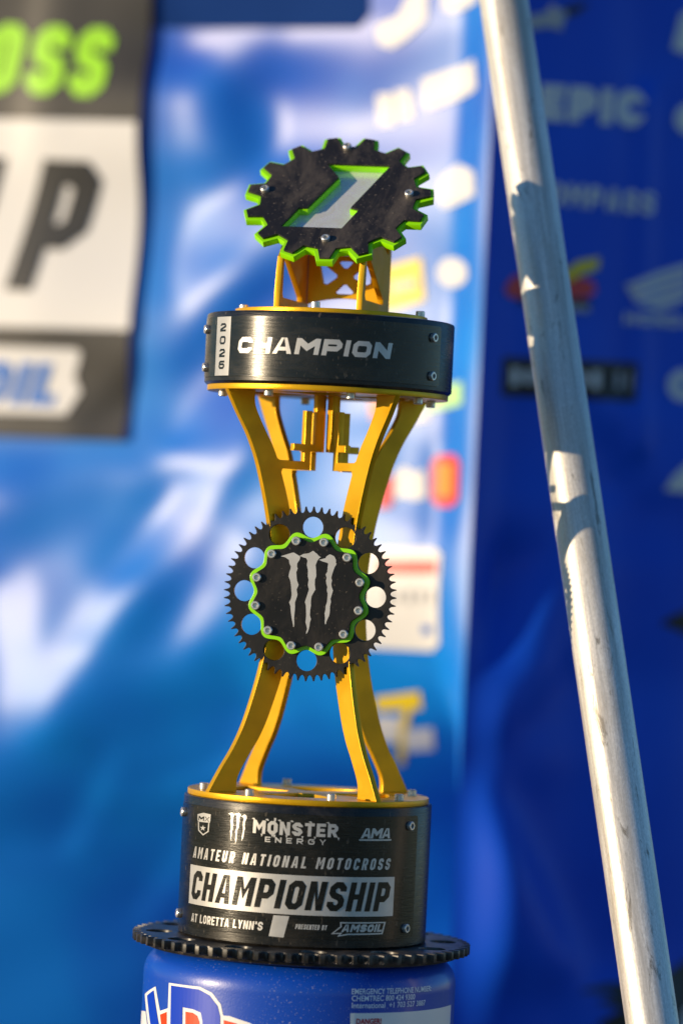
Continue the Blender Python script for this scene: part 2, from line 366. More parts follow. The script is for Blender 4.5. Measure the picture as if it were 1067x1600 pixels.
def left_slope(px, py, u, z):
    S = 0.76 + 0.18 * smooth(400, 560, px)
    kk = smooth(1100, 1300, py); S = S * (1 - kk) - 0.75 * kk
    for f in FOLDS: S += 1.3 * f[5] * seg(px, py, *f[:5])
    S += 0.10 * math.sin(px * 0.021 + py * 0.013) * math.sin(py * 0.017 - px * 0.006)
    k = smooth(270, 215, px) * smooth(715, 670, py); S = S * (1 - k) + 0.40 * k
    yaw = rad(6 + 27 * max(-0.8, min(1.1, S)))
    return math.tan(YL - yaw)
bd = empty('sponsor_backdrop', (0, 0, 0))
tag(bd, 'glossy blue vinyl backdrop printed with sponsor logos, folded at a corner behind the trophy', 'backdrop')
ul = Vector((-math.cos(YL), math.sin(YL), 0)); nl = Vector((-math.sin(YL), -math.cos(YL), 0))
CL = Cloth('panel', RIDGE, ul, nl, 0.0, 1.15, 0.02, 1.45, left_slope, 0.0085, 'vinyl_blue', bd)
CL.ob['label'] = 'sunlit rumpled panel with pale sheen'
YR = rad(26)
ur = Vector((math.cos(YR), math.sin(YR), 0)); nr = Vector((math.sin(YR), -math.cos(YR), 0))
def right_slope(px, py, u, z):
    s = 0.10 * math.sin(u * 38 + 1.2 * math.sin(z * 5)) + 0.07 * math.sin(u * 90 + z * 9) * math.sin(z * 6 + 1)
    s += 0.55 * seg(px, py, 1000, 150, 985, 700, 12) - 0.55 * seg(px, py, 1022, 150, 1007, 700, 12)
    s += 0.35 * seg(px, py, 770, 1000, 850, 880, 40) - 0.4 * seg(px, py, 760, 1250, 900, 1500, 40) + 0.3 * seg(px, py, 930, 640, 990, 760, 24) - 0.25 * seg(px, py, 860, 1050, 800, 1130, 30)
    return 1.7 * s
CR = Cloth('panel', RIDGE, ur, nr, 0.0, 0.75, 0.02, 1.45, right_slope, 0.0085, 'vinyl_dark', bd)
CR.ob['label'] = 'shaded panel turned away from the sun'
def quadpx(cx, cy, wx, wy, ang, sk=0.0):
    a = rad(ang); c, s_ = math.cos(a), math.sin(a)
    return [(cx + (x + sk * y) * c - y * s_, cy + (x + sk * y) * s_ + y * c) for x, y in ((-wx / 2, -wy / 2), (wx / 2, -wy / 2), (wx / 2, wy / 2), (-wx / 2, wy / 2))]
def textpx(s, cx, cy, wx, wy, t, ang, shear=0.0, gap=0.25, sk=0.0):
    a = rad(ang); c, s_ = math.cos(a), math.sin(a); out = []
    for p in text2d(s, 0, 0, wx, wy, t, shear, gap):
        out.append([(cx + (x - wx / 2) * c + (y - wy / 2) * s_, cy + (x - wx / 2) * s_ - (y - wy / 2) * c) for x, y in p])
    return out
def logo(cl, polys, ink, off=0.0015): return cl.decal('printed_logo_or_dark_band', polys, 'ink_' + ink, cl.ob, off)
# dark matt navy band laid along the top of the lit panel
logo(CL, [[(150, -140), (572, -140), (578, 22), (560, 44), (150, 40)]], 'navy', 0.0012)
logo(CL, [[(588, 40), (622, 26), (640, -10), (668, -14), (666, 32), (634, 62), (612, 76), (592, 68)]], 'white')
logo(CL, [[(690, -12), (745, -22), (745, 2), (708, 20), (692, 16)]], 'white')
logo(CL, [quadpx(603, 172, 26, 50, -4), quadpx(632, 164, 24, 48, -8)], 'white')
logo(CL, [[(660, 124), (740, 92), (744, 138), (668, 172), (660, 160)]], 'white')
logo(CL, [[(688, 280), (716, 256), (740, 268), (742, 306), (694, 326), (684, 312)]], 'white')
logo(CL, [[(600, 418), (658, 402), (664, 470), (600, 488)]], 'yellow'); logo(CL, [quadpx(632, 446, 40, 12, -12)], 'grey', 0.0028)
logo(CL, [circle(707, 426, 23, 20)], 'white')
logo(CL, [[(664, 606), (722, 596), (722, 632), (668, 644)]], 'palegreen'); logo(CL, [quadpx(655, 652, 30, 14, -10)], 'white')
logo(CL, [quadpx(592, 640, 26, 30, -6)], 'orange'); logo(CL, [[(596, 752), (616, 742), (612, 792), (590, 796)]], 'red')
logo(CL, [[(618, 738), (632, 728), (646, 738), (664, 734), (666, 778), (648, 782), (632, 776), (618, 780)]], 'white')
logo(CL, [[(674, 724), (684, 711), (710, 710), (718, 722), (716, 780), (706, 792), (684, 792), (674, 780)]], 'red'); logo(CL, [quadpx(696, 750, 24, 52, 2)], 'orange', 0.0028)
logo(CL, [[(560, 856), (680, 856), (690, 866), (686, 1006), (676, 1018), (560, 1012)]], 'white'); logo(CL, [quadpx(636, 886, 92, 22, 0)], 'red', 0.0028)
logo(CL, [quadpx(606 + 17 * k, 932, 6, 24 - 5 * (k % 2), 0) for k in range(5)], 'grey', 0.0028); logo(CL, [quadpx(668, 984, 14, 14, 0)], 'logoblue', 0.0028)
logo(CL, [[(586, 1090), (656, 1080), (660, 1108), (588, 1110)], quadpx(632, 1150, 12, 90, 8)], 'yellow'); logo(CL, [quadpx(606, 1140, 40, 40, 6), quadpx(656, 1156, 44, 34, -4)], 'white')
# shaded panel prints
logo(CR, [[(815, 26), (850, 20), (862, 6), (872, 16), (902, 12), (880, 30), (876, 48), (856, 42), (818, 48)]], 'grey'); logo(CR, [[(880, 10), (920, 4), (902, 20), (884, 26)]], 'black')
logo(CR, textpx('EPIC', 924, 165, 164, 56, 19, 4, 0, 0.12), 'white')
logo(CR, textpx('COMPASS', 926, 309, 192, 34, 7.5, 6, 0, 0.28), 'white')
logo(CR, [[(788, 448), (800, 432), (850, 424), (924, 438), (930, 456), (914, 466), (800, 466), (790, 460)]], 'red'); logo(CR, [[(868, 432), (900, 408), (934, 402), (932, 420), (900, 432), (880, 444)]], 'yellow', 0.0028)
logo(CR, [quadpx(865, 472, 110, 12, 3)], 'black', 0.0028); logo(CR, [quadpx(898, 482, 40, 9, 3)], 'grey', 0.0028)
logo(CR, [quadpx(889, 592, 210, 60, 2.5)], 'black'); logo(CR, [quadpx(802 + 21 * k, 588 + 0.9 * k, 13, 28 - 6 * (k % 2), 2.5) for k in range(7)], 'white', 0.0028); logo(CR, [quadpx(964, 594, 8, 28, 2.5), quadpx(980, 595, 8, 28, 2.5)], 'grey', 0.0028)
logo(CR, [[(974, 446), (1010, 432), (1072, 412), (1072, 424), (982, 452)], [(978, 455), (1072, 428), (1072, 438), (988, 463)], [(986, 466), (1072, 442), (1072, 452), (996, 474)], [(998, 477), (1072, 456), (1072, 466), (1052, 476), (1030, 484)]], 'white')
logo(CR, textpx('HONDA', 1030, 500, 112, 18, 5, 3), 'white')
logo(CR, [[(1048, 76), (1062, 22), (1085, 10), (1085, 80), (1066, 84)]], 'white'); logo(CR, [circle(1076, 186, 24, 18)], 'white'); logo(CR, [circle(1066, 602, 25, 20)], 'white'); logo(CR, [circle(1066, 602, 8, 12)], 'logoblue', 0.0028)
logo(CR, [[(1036, 766), (1050, 744), (1085, 712), (1085, 772)]], 'white')
logo(CR, [[(1030, 974), (1052, 960), (1085, 948), (1085, 1000), (1060, 986)]], 'black')
logo(CR, [[(902, 1548), (950, 1536), (1000, 1534), (1040, 1520), (1085, 1490), (1085, 1650), (1000, 1640), (930, 1600), (970, 1576), (930, 1566), (965, 1554)]], 'black')
logo(CR, [[(1054, 1650), (1066, 1580), (1085, 1560), (1085, 1650)]], 'white', 0.0028)

# ---- black banner hung in front of the lit panel
ue = CL.uz(227, 345)[0]; zb = CL.uz(213, 689)[1]
bn = empty('hanging_banner', CL.base(ue, zb) + nl * 0.01)
tag(bn, 'black banner with lime letters and a large P on a white block', 'banner')
def ban_slope(px, py, u, z):
    s = 0.05 * math.sin(u * 30 + z * 7) + 0.04 * math.sin(z * 21 - u * 12)
    s += -0.16 * seg(px, py, 55, -60, 25, 240, 18) + 0.10 * seg(px, py, 110, -40, 85, 200, 25) - 0.06 * seg(px, py, 40, 240, 30, 500, 30)
    s += 0.30 * seg(px, py, 215, 575, 120, 660, 26) + 0.22 * seg(px, py, 225, 290, 215, 350, 16)
    return s
CB = Cloth('sheet', RIDGE, ul, nl, ue, 1.14, zb, 1.43, ban_slope, 0.0085, 'vinyl_black', None, pin=0, over=CL)
_mw = bn.matrix_world.copy(); bpy.context.view_layer.update()
CB.ob.parent = bn; CB.ob.matrix_parent_inverse = bn.matrix_world.inverted()
def blogo(polys, ink, off=0.0015): return CB.decal('printed_lettering', polys, 'ink_' + ink, CB.ob, off)
blogo(textpx('S', 143, 97, 74, 108, 25, 2.7, 0.20, 0) + textpx('S', 76, 94, 74, 108, 25, 2.7, 0.20, 0) + textpx('O', 6, 91, 74, 108, 25, 2.7, 0.20, 0) + textpx('R', -64, 88, 74, 108, 25, 2.7, 0.20, 0), 'lime')
blogo([[(-330, 178), (214, 190), (203, 516), (-330, 502)]], 'white')
blogo(textpx('P', 88, 353, 146, 206, 40, 2.7, 0.25, 0) + textpx('I', -34, 348, 90, 206, 36, 2.7, 0.25, 0), 'black', 0.003)
blogo([[(-250, 552), (-60, 540), (120, 546), (128, 552), (118, 590), (128, 612), (104, 648), (-40, 644), (-250, 640)]], 'white')
blogo(textpx('AMSOIL', -62, 596, 330, 66, 20, 2.0, 0.28, 0.16), 'logoblue', 0.003)

# ================================================================== fuel pail
U = 0.0005                     # one photograph pixel at the trophy
PR = 243 * U
pail = empty('fuel_pail', (0, 0, 0))
tag(pail, 'glossy blue fuel pail with white and red logo under the trophy', 'pail')
pt = Z0 - 22 * U
prof = [(0, 0.004), (PR - .010, 0.004), (PR - .008, 0.0), (PR - .002, 0.0), (PR, 0.003), (PR, 0.05), (PR + .0015, 0.053), (PR + .0015, 0.057), (PR, 0.06)]
sh = 0.020
prof += [(PR, pt - sh - .002)] + [(PR - sh + sh * math.cos(rad(a)), pt - sh + sh * math.sin(rad(a))) for a in range(0, 91, 10)] + [(PR - .026, pt - .0002), (PR - .03, pt - .004), (0, pt - .004)]
body = obj('body', lathe('pail_body', prof, 160), 'pail', pail)
def on_pail(off): return lambda s, z: Vector(((PR + off) * math.sin(s / PR), -(PR + off) * math.cos(s / PR), z))
def pailpx(px, py):
    th, z = hit_cyl(px, py, PR); return th * PR, z
def k5(pts): return [pailpx(200 + x / 3.811, 1430 + y / 3.811) for x, y in pts]
def pdecal(name, polys, material, off, parent): return wrap(name, polys, on_pail(off), material, parent, 0.004)
W_, R_, B_ = 'pail_white', 'pail_red', 'pail_navy'
lg = pdecal('logo', [k5([(46, 566), (108, 572), (140, 800), (150, 1100), (46, 1100)]), k5([(103, 470), (167, 424), (193, 570), (240, 554), (246, 402), (430, 426), (502, 462), (553, 530), (568, 598), (604, 600), (722, 640), (850, 700), (1000, 800), (1000, 1100), (165, 1100), (140, 760)])], W_, 0.0002, pail)
pdecal('logo_red', [k5([(195, 592), (234, 576), (234, 1040), (208, 700)]), k5([(346, 574), (386, 580), (414, 598), (428, 634), (428, 800), (343, 800)]), k5([(572, 624), (640, 642), (740, 690), (900, 790), (900, 1040), (572, 1040)])], R_, 0.0005, lg)
pdecal('logo_blue', [k5([(118, 479), (157, 447), (190, 660), (222, 1000), (180, 1000), (152, 740)]), k5([(260, 418), (330, 428), (323, 1000), (250, 1000)]), k5([(330, 428), (425, 442), (488, 477), (436, 580), (390, 560), (329, 548)]), k5([(488, 477), (536, 540), (551, 602), (551, 800), (446, 800), (446, 632), (436, 580)])], B_, 0.0005, lg)
lab = pdecal('warning_label', [[pailpx(547, 1583), pailpx(547, 1800), (0.16, pailpx(547, 1800)[1]), (0.16, pailpx(547, 1583)[1])]], W_, 0.0002, pail)
def font_text(body_txt, size, offset=0.0, xs=1.0):
    cu = bpy.data.curves.new('t', 'FONT'); cu.body = body_txt; cu.size = size; cu.offset = offset; cu.resolution_u = 3
    o = bpy.data.objects.new('t', cu); col.objects.link(o); dg = bpy.context.evaluated_depsgraph_get()
    me = bpy.data.meshes.new_from_object(o.evaluated_get(dg)); bpy.data.objects.remove(o); bpy.data.curves.remove(cu)
    return me
def pail_text(txt, px0, px1, pyb, hpx, material, bold):
    me = font_text(txt, 1.0, bold); xs = [v.co.x for v in me.vertices]; lo, hi = min(xs), max(xs)
    s0, zb_ = pailpx(px0, pyb); s1, _ = pailpx(px1, pyb); kx = (s1 - s0) / (hi - lo); kz = hpx * U / 0.70
    fn = on_pail(0.0006)
    for v in me.vertices: v.co = fn(s0 + (v.co.x - lo) * kx, zb_ + v.co.y * kz)
    me.materials.clear(); return obj('printed_lettering', me, material, lab)
pail_text('EMERGENCY TELEPHONE NUMBER:', 549, 672, 1553.2, 8.2, 'pail_text', 0.012)
pail_text('CHEMTREC 800 424 9300', 549, 647, 1564.0, 8.2, 'pail_text', 0.012)
pail_text('International  +1 703 527 3887', 549, 663, 1575.0, 8.2, 'pail_text', 0.012)
pail_text('DANGER!', 556, 595, 1600.0, 8.0, 'danger', 0.03)

# ================================================================== trophy
PSI = rad(-10)
tr = empty('trophy', (0, 0, Z0 - 22 * U), PSI)
tag(tr, 'tall black and gold championship trophy with sprockets and a number one gear', 'trophy')
ZT = 22 * U                    # the empty stands at the trophy's foot, 22 px below the drum's underside
def part(name, me, material, parent=None, mw=None): return obj(name, me, material, parent or tr, mw)
def T(x, y, z): return Matrix.Translation((x, y, z))
def RZ(a): return Matrix.Rotation(a, 4, 'Z')
def RX(a): return Matrix.Rotation(a, 4, 'X')

# socket head bolt, axis along +Z, base at z=0
def bolt_mesh(r, h):
    bm = bmesh.new(); seg_ = 24; ch = r * 0.16; hexr = r * 0.55
    def ring(fr, z): return [bm.verts.new((fr(i) * math.cos(2 * math.pi * i / seg_), fr(i) * math.sin(2 * math.pi * i / seg_), z)) for i in range(seg_)]
    hx = lambda i: hexr * math.cos(math.pi / 6) / math.cos(((2 * math.pi * i / seg_) % (math.pi / 3)) - math.pi / 6)
    rs = [ring(lambda i: r, 0), ring(lambda i: r, h - ch), ring(lambda i: r - ch, h), ring(lambda i: hx(i) + r * .06, h), ring(hx, h - r * .06), ring(hx, h * 0.45)]
    for a, b in zip(rs, rs[1:]):
        for i in range(seg_): bm.faces.new((a[i], a[(i + 1) % seg_], b[(i + 1) % seg_], b[i]))
    bm.faces.new(rs[-1]); me = bm_mesh(bm, 'socket_bolt'); smooth_by_angle(me, 32); return me
BOLT = bolt_mesh(7.2 * U, 9.5 * U); BOLT.materials.append(M['steel'])
SBOLT = bolt_mesh(6.9 * U, 6.0 * U); SBOLT.materials.append(M['steel'])

def cham_lathe(name, R, z0, z1, c):
    return lathe(name, [(0, z0), (R - c, z0), (R, z0 + c), (R, z1 - c), (R - c * .3, z1 - c * .3), (R - c, z1), (0, z1)], 144)

# ---- rim sprocket under the base, and the dusty disc below it
def sprocket_loop(R, depth, n, tip, ph=0.0, sub=6):
    out = []
    for k in range(n):
        a0 = 2 * math.pi * k / n + ph; p = 2 * math.pi / n
        for i in range(sub + 1):
            f = i / sub; ang = a0 + p * (tip / 2 + (1 - tip) * f)
            r = R - depth * (1 - abs(2 * f - 1) ** 2.0) ** 0.62
            out.append((r * math.sin(ang), -r * math.cos(ang)))
    return out
loops = [sprocket_loop(263 * U, 13 * U, 66, 0.26, 0.02, 5)] + [circle(222 * U * math.cos(rad(15 + 30 * k)), 222 * U * math.sin(rad(15 + 30 * k)), 21 * U, 20) for k in range(12)]
part('base_sprocket', plate('base_sprocket', loops, 13.6 * U, 0.6 * U), 'rim_black', mw=T(0, 0, ZT - 7 * U))
part('foot_disc', lathe('foot_disc', [(0, ZT - 22 * U), (236 * U, ZT - 22 * U), (243 * U, ZT - 20 * U), (247 * U, ZT - 14.2 * U), (0, ZT - 14.2 * U)], 128), 'rim_black')

# ---- drums with wrapped, bolted label panels
def panel_mesh(name, R, z0, z1, t0, t1, rc, off0, off1):
    """thin rounded-corner sheet wrapped on the drum"""
    s0, s1 = t0 * R, t1 * R; lp = []
    for cx, cz, a0 in ((s1 - rc, z0 + rc, -90), (s1 - rc, z1 - rc, 0), (s0 + rc, z1 - rc, 90), (s0 + rc, z0 + rc, 180)):
        for a in range(0, 91, 15): lp.append((cx + rc * math.cos(rad(a0 + a)), cz + rc * math.sin(rad(a0 + a))))
    bm = bmesh.new(); f = bm.faces.new([bm.verts.new((x, z, off0)) for x, z in lp])
    ex = bmesh.ops.extrude_face_region(bm, geom=[f])
    for v in ex['geom']:
        if isinstance(v, bmesh.types.BMVert): v.co.z = off1
    k = math.floor(s0 / .003) + 1
    while k * .003 < s1:
        bmesh.ops.bisect_plane(bm, geom=bm.verts[:] + bm.edges[:] + bm.faces[:], dist=1e-7, plane_co=(k * .003, 0, 0), plane_no=(1, 0, 0)); k += 1
    bmesh.ops.triangulate(bm, faces=[f for f in bm.faces if len(f.verts) > 4])
    for v in bm.verts:
        s, z, o = v.co; v.co = ((R + o) * math.sin(s / R), -(R + o) * math.cos(s / R), z)
    bmesh.ops.recalc_face_normals(bm, faces=bm.faces); me = bm_mesh(bm, name); smooth_by_angle(me, 30); return me
RD = 193 * U
POFF = 0.0009
zt = lambda v: ZT + v * U
base_drum = part('base_drum', cham_lathe('base_drum', RD, zt(0.4), zt(216), 3.2 * U), 'drum_black')
top_drum = part('top_drum', cham_lathe('top_drum', RD, zt(853), zt(964), 4 * U), 'drum_black')
bp = part('label_panel', panel_mesh('label_panel', RD, zt(16), zt(203), rad(-73), rad(71), 6 * U, -.0003, POFF), 'panel_black', base_drum)
tp = part('label_panel', panel_mesh('label_panel', RD, zt(863), zt(955), rad(-72), rad(71), 5 * U, -.0003, POFF), 'panel_black', top_drum)
def radial(th, z, R): return T(R * math.sin(th), -R * math.cos(th), z) @ RZ(th) @ RX(math.pi / 2)
for th in (rad(-67), rad(64)):
    for z in (zt(31), zt(188)): part('bolt', BOLT, None, bp, radial(th, z, RD + POFF - 4 * U))
    for z in (zt(878), zt(937)): part('bolt', BOLT, None, tp, radial(th, z, RD + POFF - 4 * U))
RP = RD + POFF
def on_drum(off): return lambda s, z: Vector(((RP + off) * math.sin(s / RP), -(RP + off) * math.cos(s / RP), z))
def dpx(px, py):
    th, z = hit_cyl(px, py, RP); return (th - PSI) * RP, z - Z0 + ZT
def ddecal(name, polys, material, parent, off=0.00015): return wrap(name, polys, on_drum(off), material, parent, 0.0025)
def dtext(s, pl, pr, h, t, parent, material='silver', off=0.00015, shear=0.0, gap=0.3, name='lettering'):
    """pl = bottom-left pixel, pr = bottom-right pixel of the line"""
    s0, z0 = dpx(*pl); s1, z1 = dpx(*pr); z = (z0 + z1) / 2
    return ddecal(name, text2d(s, s0, z, s1, h * U, t * U, shear, gap), material, parent, off)
# top drum
dtext('CHAMPION', (371, 552), (612, 561), 24.5, 7.4, tp, shear=0.16, gap=0.16)
q = [dpx(340.7, 495.4), dpx(361, 496.5), dpx(358, 586.5), dpx(336, 585)]
x0, x1 = (q[0][0] + q[3][0]) / 2, (q[1][0] + q[2][0]) / 2; za, zb2 = q[2][1], q[0][1]
yb_ = ddecal('year_strip', [rect(x0, za, x1, zb2)], 'silver', tp)
for ch, py in zip('2026', (511.5, 531.5, 551.5, 570)):
    zc = dpx(349, py)[1]; xm = (x0 + x1) / 2; hw = (x1 - x0) * 0.21
    part_ = text2d(ch, xm - hw, zc - 6.5 * U, xm + hw, 13 * U, 3.2 * U, 0.08, 0); ddecal('lettering', part_, 'ink', yb_, 0.0003)
# base drum
dtext('AMATEUR NATIONAL MOTOCROSS', (302, 1340), (610, 1358.5), 17.5, 3.5, bp, shear=0.20, gap=0.55)
q = [dpx(298, 1350), dpx(616, 1370), dpx(613.5, 1431), dpx(296, 1411)]
bx0 = (q[0][0] + q[3][0]) / 2; bx1 = (q[1][0] + q[2][0]) / 2; bz0 = (q[2][1] + q[3][1]) / 2; bz1 = (q[0][1] + q[1][1]) / 2
blk = ddecal('title_block', [rect(bx0, bz0, bx1, bz1)], 'silver', bp)
bh = bz1 - bz0
ddecal('lettering', text2d('CHAMPIONSHIP', bx0 + .0035, bz0 + bh * .13, bx1 - .0035, bh * .74, 9.4 * U, 0.19, 0.22), 'ink', blk, 0.00035)
dtext("AT LORETTA LYNN'S", (299, 1441), (411, 1452.5), 13, 2.7, bp, shear=0.10, gap=0.22)
ddecal('flag_mark', [[dpx(427.5, 1430), dpx(420, 1462.5), dpx(443, 1465), dpx(452, 1431.5)]], 'silver', bp)
dtext('PRESENTED BY', (461, 1451), (511, 1454), 7.6, 1.6, bp, shear=0.15, gap=0.22)
dtext('ENERGY', (414, 1316), (509, 1320), 8.2, 1.9, bp, gap=0.75)
# gothic wordmark: heavy strokes with spurs
s0, zl = dpx(395, 1303); s1, zr = dpx(530, 1307); zl = (zl + zr) / 2; mono = text2d('MONSTER', s0, zl, s1 - .001, 20 * U, 5.2 * U, 0.02, 0.20)
spur = []
for i, f in enumerate((0.0, 0.11, 0.165, 0.235, 0.31, 0.40, 0.45, 0.58, 0.66, 0.72, 0.86, 0.99)):
    x = s0 + f * (s1 - s0); d = 2.6 * U
    if i % 2 == 0: spur.append([(x - d, zl + 22 * U), (x + d * .4, zl + 20.2 * U), (x + d * 1.4, zl + 20.2 * U), (x + d * .6, zl + 23 * U)])
    else: spur.append([(x - d * .6, zl - .2 * U), (x + d * .1, zl - 4.5 * U), (x + d * .8, zl - .2 * U)])
xo = s0 + 0.262 * (s1 - s0)
spur.append(rect(xo - 1.6 * U, zl - 4 * U, xo + 1.6 * U, zl - .2 * U)); spur.append(rect(xo - 1.6 * U, zl + 20.2 * U, xo + 1.6 * U, zl + 25 * U)); spur.append(rect(xo - 1.6 * U, zl + 5.4 * U, xo + 1.6 * U, zl + 14.6 * U))
ddecal('lettering', mono + spur, 'silver', bp)
# claw mark rows (y, left, right)
C1 = [(130, 265, 285), (165, 150, 340), (185, 82, 375), (200, 150, 380), (240, 210, 370), (290, 215, 335), (340, 238, 330), (370, 235, 342), (430, 215, 320), (490, 203, 325), (550, 228, 330), (620, 240, 355), (690, 245, 325), (770, 250, 338), (830, 240, 320), (885, 212, 300), (940, 232, 300), (1000, 235, 298), (1080, 245, 290), (1150, 255, 288), (1210, 268, 290), (1255, 275, 285)]
C2 = [(105, 570, 580), (140, 510, 620), (150, 430, 635), (180, 372, 660), (200, 420, 692), (215, 470, 670), (250, 490, 640), (320, 480, 612), (400, 498, 620), (490, 495, 622), (540, 508, 602), (620, 495, 600), (690, 512, 610), (730, 500, 585), (790, 480, 550), (880, 450, 540), (930, 465, 542), (1000, 468, 530), (1080, 470, 525), (1140, 465, 542), (1190, 460, 525), (1240, 475, 520), (1290, 485, 508), (1330, 470, 495), (1360, 467, 474)]
C3 = [(160, 820, 840), (185, 780, 890), (215, 760, 910), (240, 664, 920), (265, 720, 920), (285, 790, 918), (300, 805, 930), (350, 795, 900), (420, 790, 875), (465, 765, 860), (510, 780, 850), (555, 770, 860), (600, 775, 850), (650, 790, 855), (705, 782, 875), (750, 795, 862), (830, 790, 838), (880, 785, 845), (940, 765, 830), (1000, 762, 828), (1050, 748, 825), (1090, 752, 815), (1130, 755, 795), (1180, 750, 775), (1215, 755, 768)]
def claws(fn):
    out = []
    for C in (C1, C2, C3):
        for a, b in zip(C, C[1:]): out.append([fn(a[1], a[0]), fn(b[1], b[0]), fn(b[2], b[0]), fn(a[2], a[0])])
    return out
sa, za_ = dpx(357, 1268); sb, zb_ = dpx(384, 1320)
ddecal('claw_mark', claws(lambda x, y: (sa + (x - 82) / 848 * (sb - sa), za_ + (y - 105) / 1255 * (zb_ - za_))), 'silver', bp)
# shield with star
def dpoly(pts): return [dpx(280 + x / 5.335, 1250 + y / 5.335) for x, y in pts]
sh_ = ddecal('shield_mark', [dpoly([(156, 118), (205, 106), (266, 120), (262, 170), (258, 190), (160, 180), (156, 165)])] + [dpoly(p) for p in stroke([(164, 184), (166, 252), (202, 290), (244, 262), (250, 192)], 9)]
             + [dpoly([(200 + (26 if k % 2 == 0 else 10) * math.sin(k * math.pi / 5 + .1), 234 - (26 if k % 2 == 0 else 10) * math.cos(k * math.pi / 5 + .1)) for k in range(10)])], 'silver', bp)
sxa, sza = dpoly([(164, 168)])[0]; sxb, _ = dpoly([(256, 176)])[0]
ddecal('lettering', text2d('MX', sxa, sza, sxb, 7 * U, 1.9 * U, 0.12, 0.15), 'ink', sh_, 0.0003)
s0, z0_ = dpx(563, 1310); s1, _ = dpx(611, 1311)
ddecal('lettering', text2d('AMA', s0, z0_ - .0, s1, 15.5 * U, 4.6 * U, 0.22, 0.0) + [rect(s0 - 2 * U, z0_ - 3.6 * U, s1, z0_ - 1.2 * U)], 'silver', bp)
def d4(pts): return [dpx(460 + x / 4.85, 1250 + y / 4.85) for x, y in pts]
ddecal('logo_outline', [d4(p) for p in stroke([(350, 930), (684, 928), (662, 1012), (400, 1018), (334, 1030), (352, 1010), (286, 1012), (352, 960)], 11, closed=True)], 'silver', bp)
s0, z0_ = dpx(460 + 352 / 4.85, 1250 + 1000 / 4.85); s1, _ = dpx(460 + 668 / 4.85, 1250 + 1000 / 4.85)
ddecal('lettering', text2d('AMSOIL', s0, z0_, s1, 11.5 * U, 3.6 * U, 0.3, 0.14), 'silver', bp, 0.0003)

# ---- gold plates
def ring_plate(name, R, cut):
    loops = [circle(0, 0, R, 120)]
    for k in range(4):
        a = rad(90 * k); lp = [(128 * U * math.cos(a + rad(d)), 128 * U * math.sin(a + rad(d))) for d in range(-30, 31, 6)] + [(34 * U * math.cos(a + rad(d)), 34 * U * math.sin(a + rad(d))) for d in (18, 0, -18)]
        if cut: loops.append(lp)
    return plate(name, loops, 8.6 * U, 0.7 * U)
GP = ring_plate('gold_plate', 188 * U, True)
part('gold_plate', GP, 'gold', mw=T(0, 0, zt(220.5))); part('gold_plate', GP, 'gold', mw=T(0, 0, zt(848.6)))
part('gold_plate', ring_plate('gold_plate_top', 150 * U, False), 'gold', mw=T(0, 0, zt(968.5)))
for k in range(8):
    a = rad(22.5 + 45 * k); x, y = 166 * U * math.sin(a), -166 * U * math.cos(a)
    part('bolt', BOLT, None, mw=T(x, y, zt(224.8))); part('bolt', BOLT, None, mw=T(x, y, zt(844.4)) @ RX(math.pi))
for k in range(4):
    a = rad(90 * k); part('bolt', BOLT, None, mw=T(140 * U * math.sin(a), -140 * U * math.cos(a), zt(972.8)))

# ---- four curved legs, each a radial plate with a stepped bracket at the top
def catmull(P, n=6):
    out = []
    for i in range(len(P) - 1):
        p0 = P[max(i - 1, 0)]; p1, p2 = P[i], P[i + 1]; p3 = P[min(i + 2, len(P) - 1)]
        for k in range(n):
            t = k / n; out.append(tuple(0.5 * (2 * b + (c - a) * t + (2 * a - 5 * b + 4 * c - d) * t * t + (3 * b - a - 3 * c + d) * t ** 3) for a, b, c, d in zip(p0, p1, p2, p3)))
    return out + [P[-1]]
ZM = 535
outer = [(189, 310), (169, 276), (145, 238), (125, 193), (103, 118), (92, 50), (90, 0)]
inner = [(138, 310), (138.5, 296), (134, 280), (116, 249), (100, 224), (83, 186), (61, 118), (50, 50), (48, 0)]
oc = catmull([(r, ZM + z) for r, z in outer] + [(r, ZM - z) for r, z in outer[-2::-1]])
ic = catmull([(r, ZM + z) for r, z in inner] + [(r, ZM - z) for r, z in inner[-2::-1]])
br = [(ri, z) for ri, z in ic if z > 742]
lowi = [(ri, z) for ri, z in ic if z < 725]
bracket = [(87, 740), (42, 740), (42, 756), (40.5, 756), (62, 756), (62, 767), (42, 767), (42, 819), (30, 819), (30, 767), (22, 767), (22, 845), (9, 845), (9, 756), (30, 756), (30, 727), (81, 727)]
bracket = [p for p in bracket if p != (40.5, 756)]
leg_loop = br + bracket + lowi + oc[::-1]
leg_loop = [(r * U, (z - ZM) * U) for r, z in leg_loop]
LEG = plate('leg', [leg_loop], 10 * U, 0.6 * U); LEG.materials.append(M['gold'])
for k in range(4):
    a = rad(45 + 90 * k)     # direction of the leg measured from the front
    part('leg', LEG, None, mw=T(0, 0, zt(ZM)) @ RZ(a - math.pi / 2) @ RX(math.pi / 2))

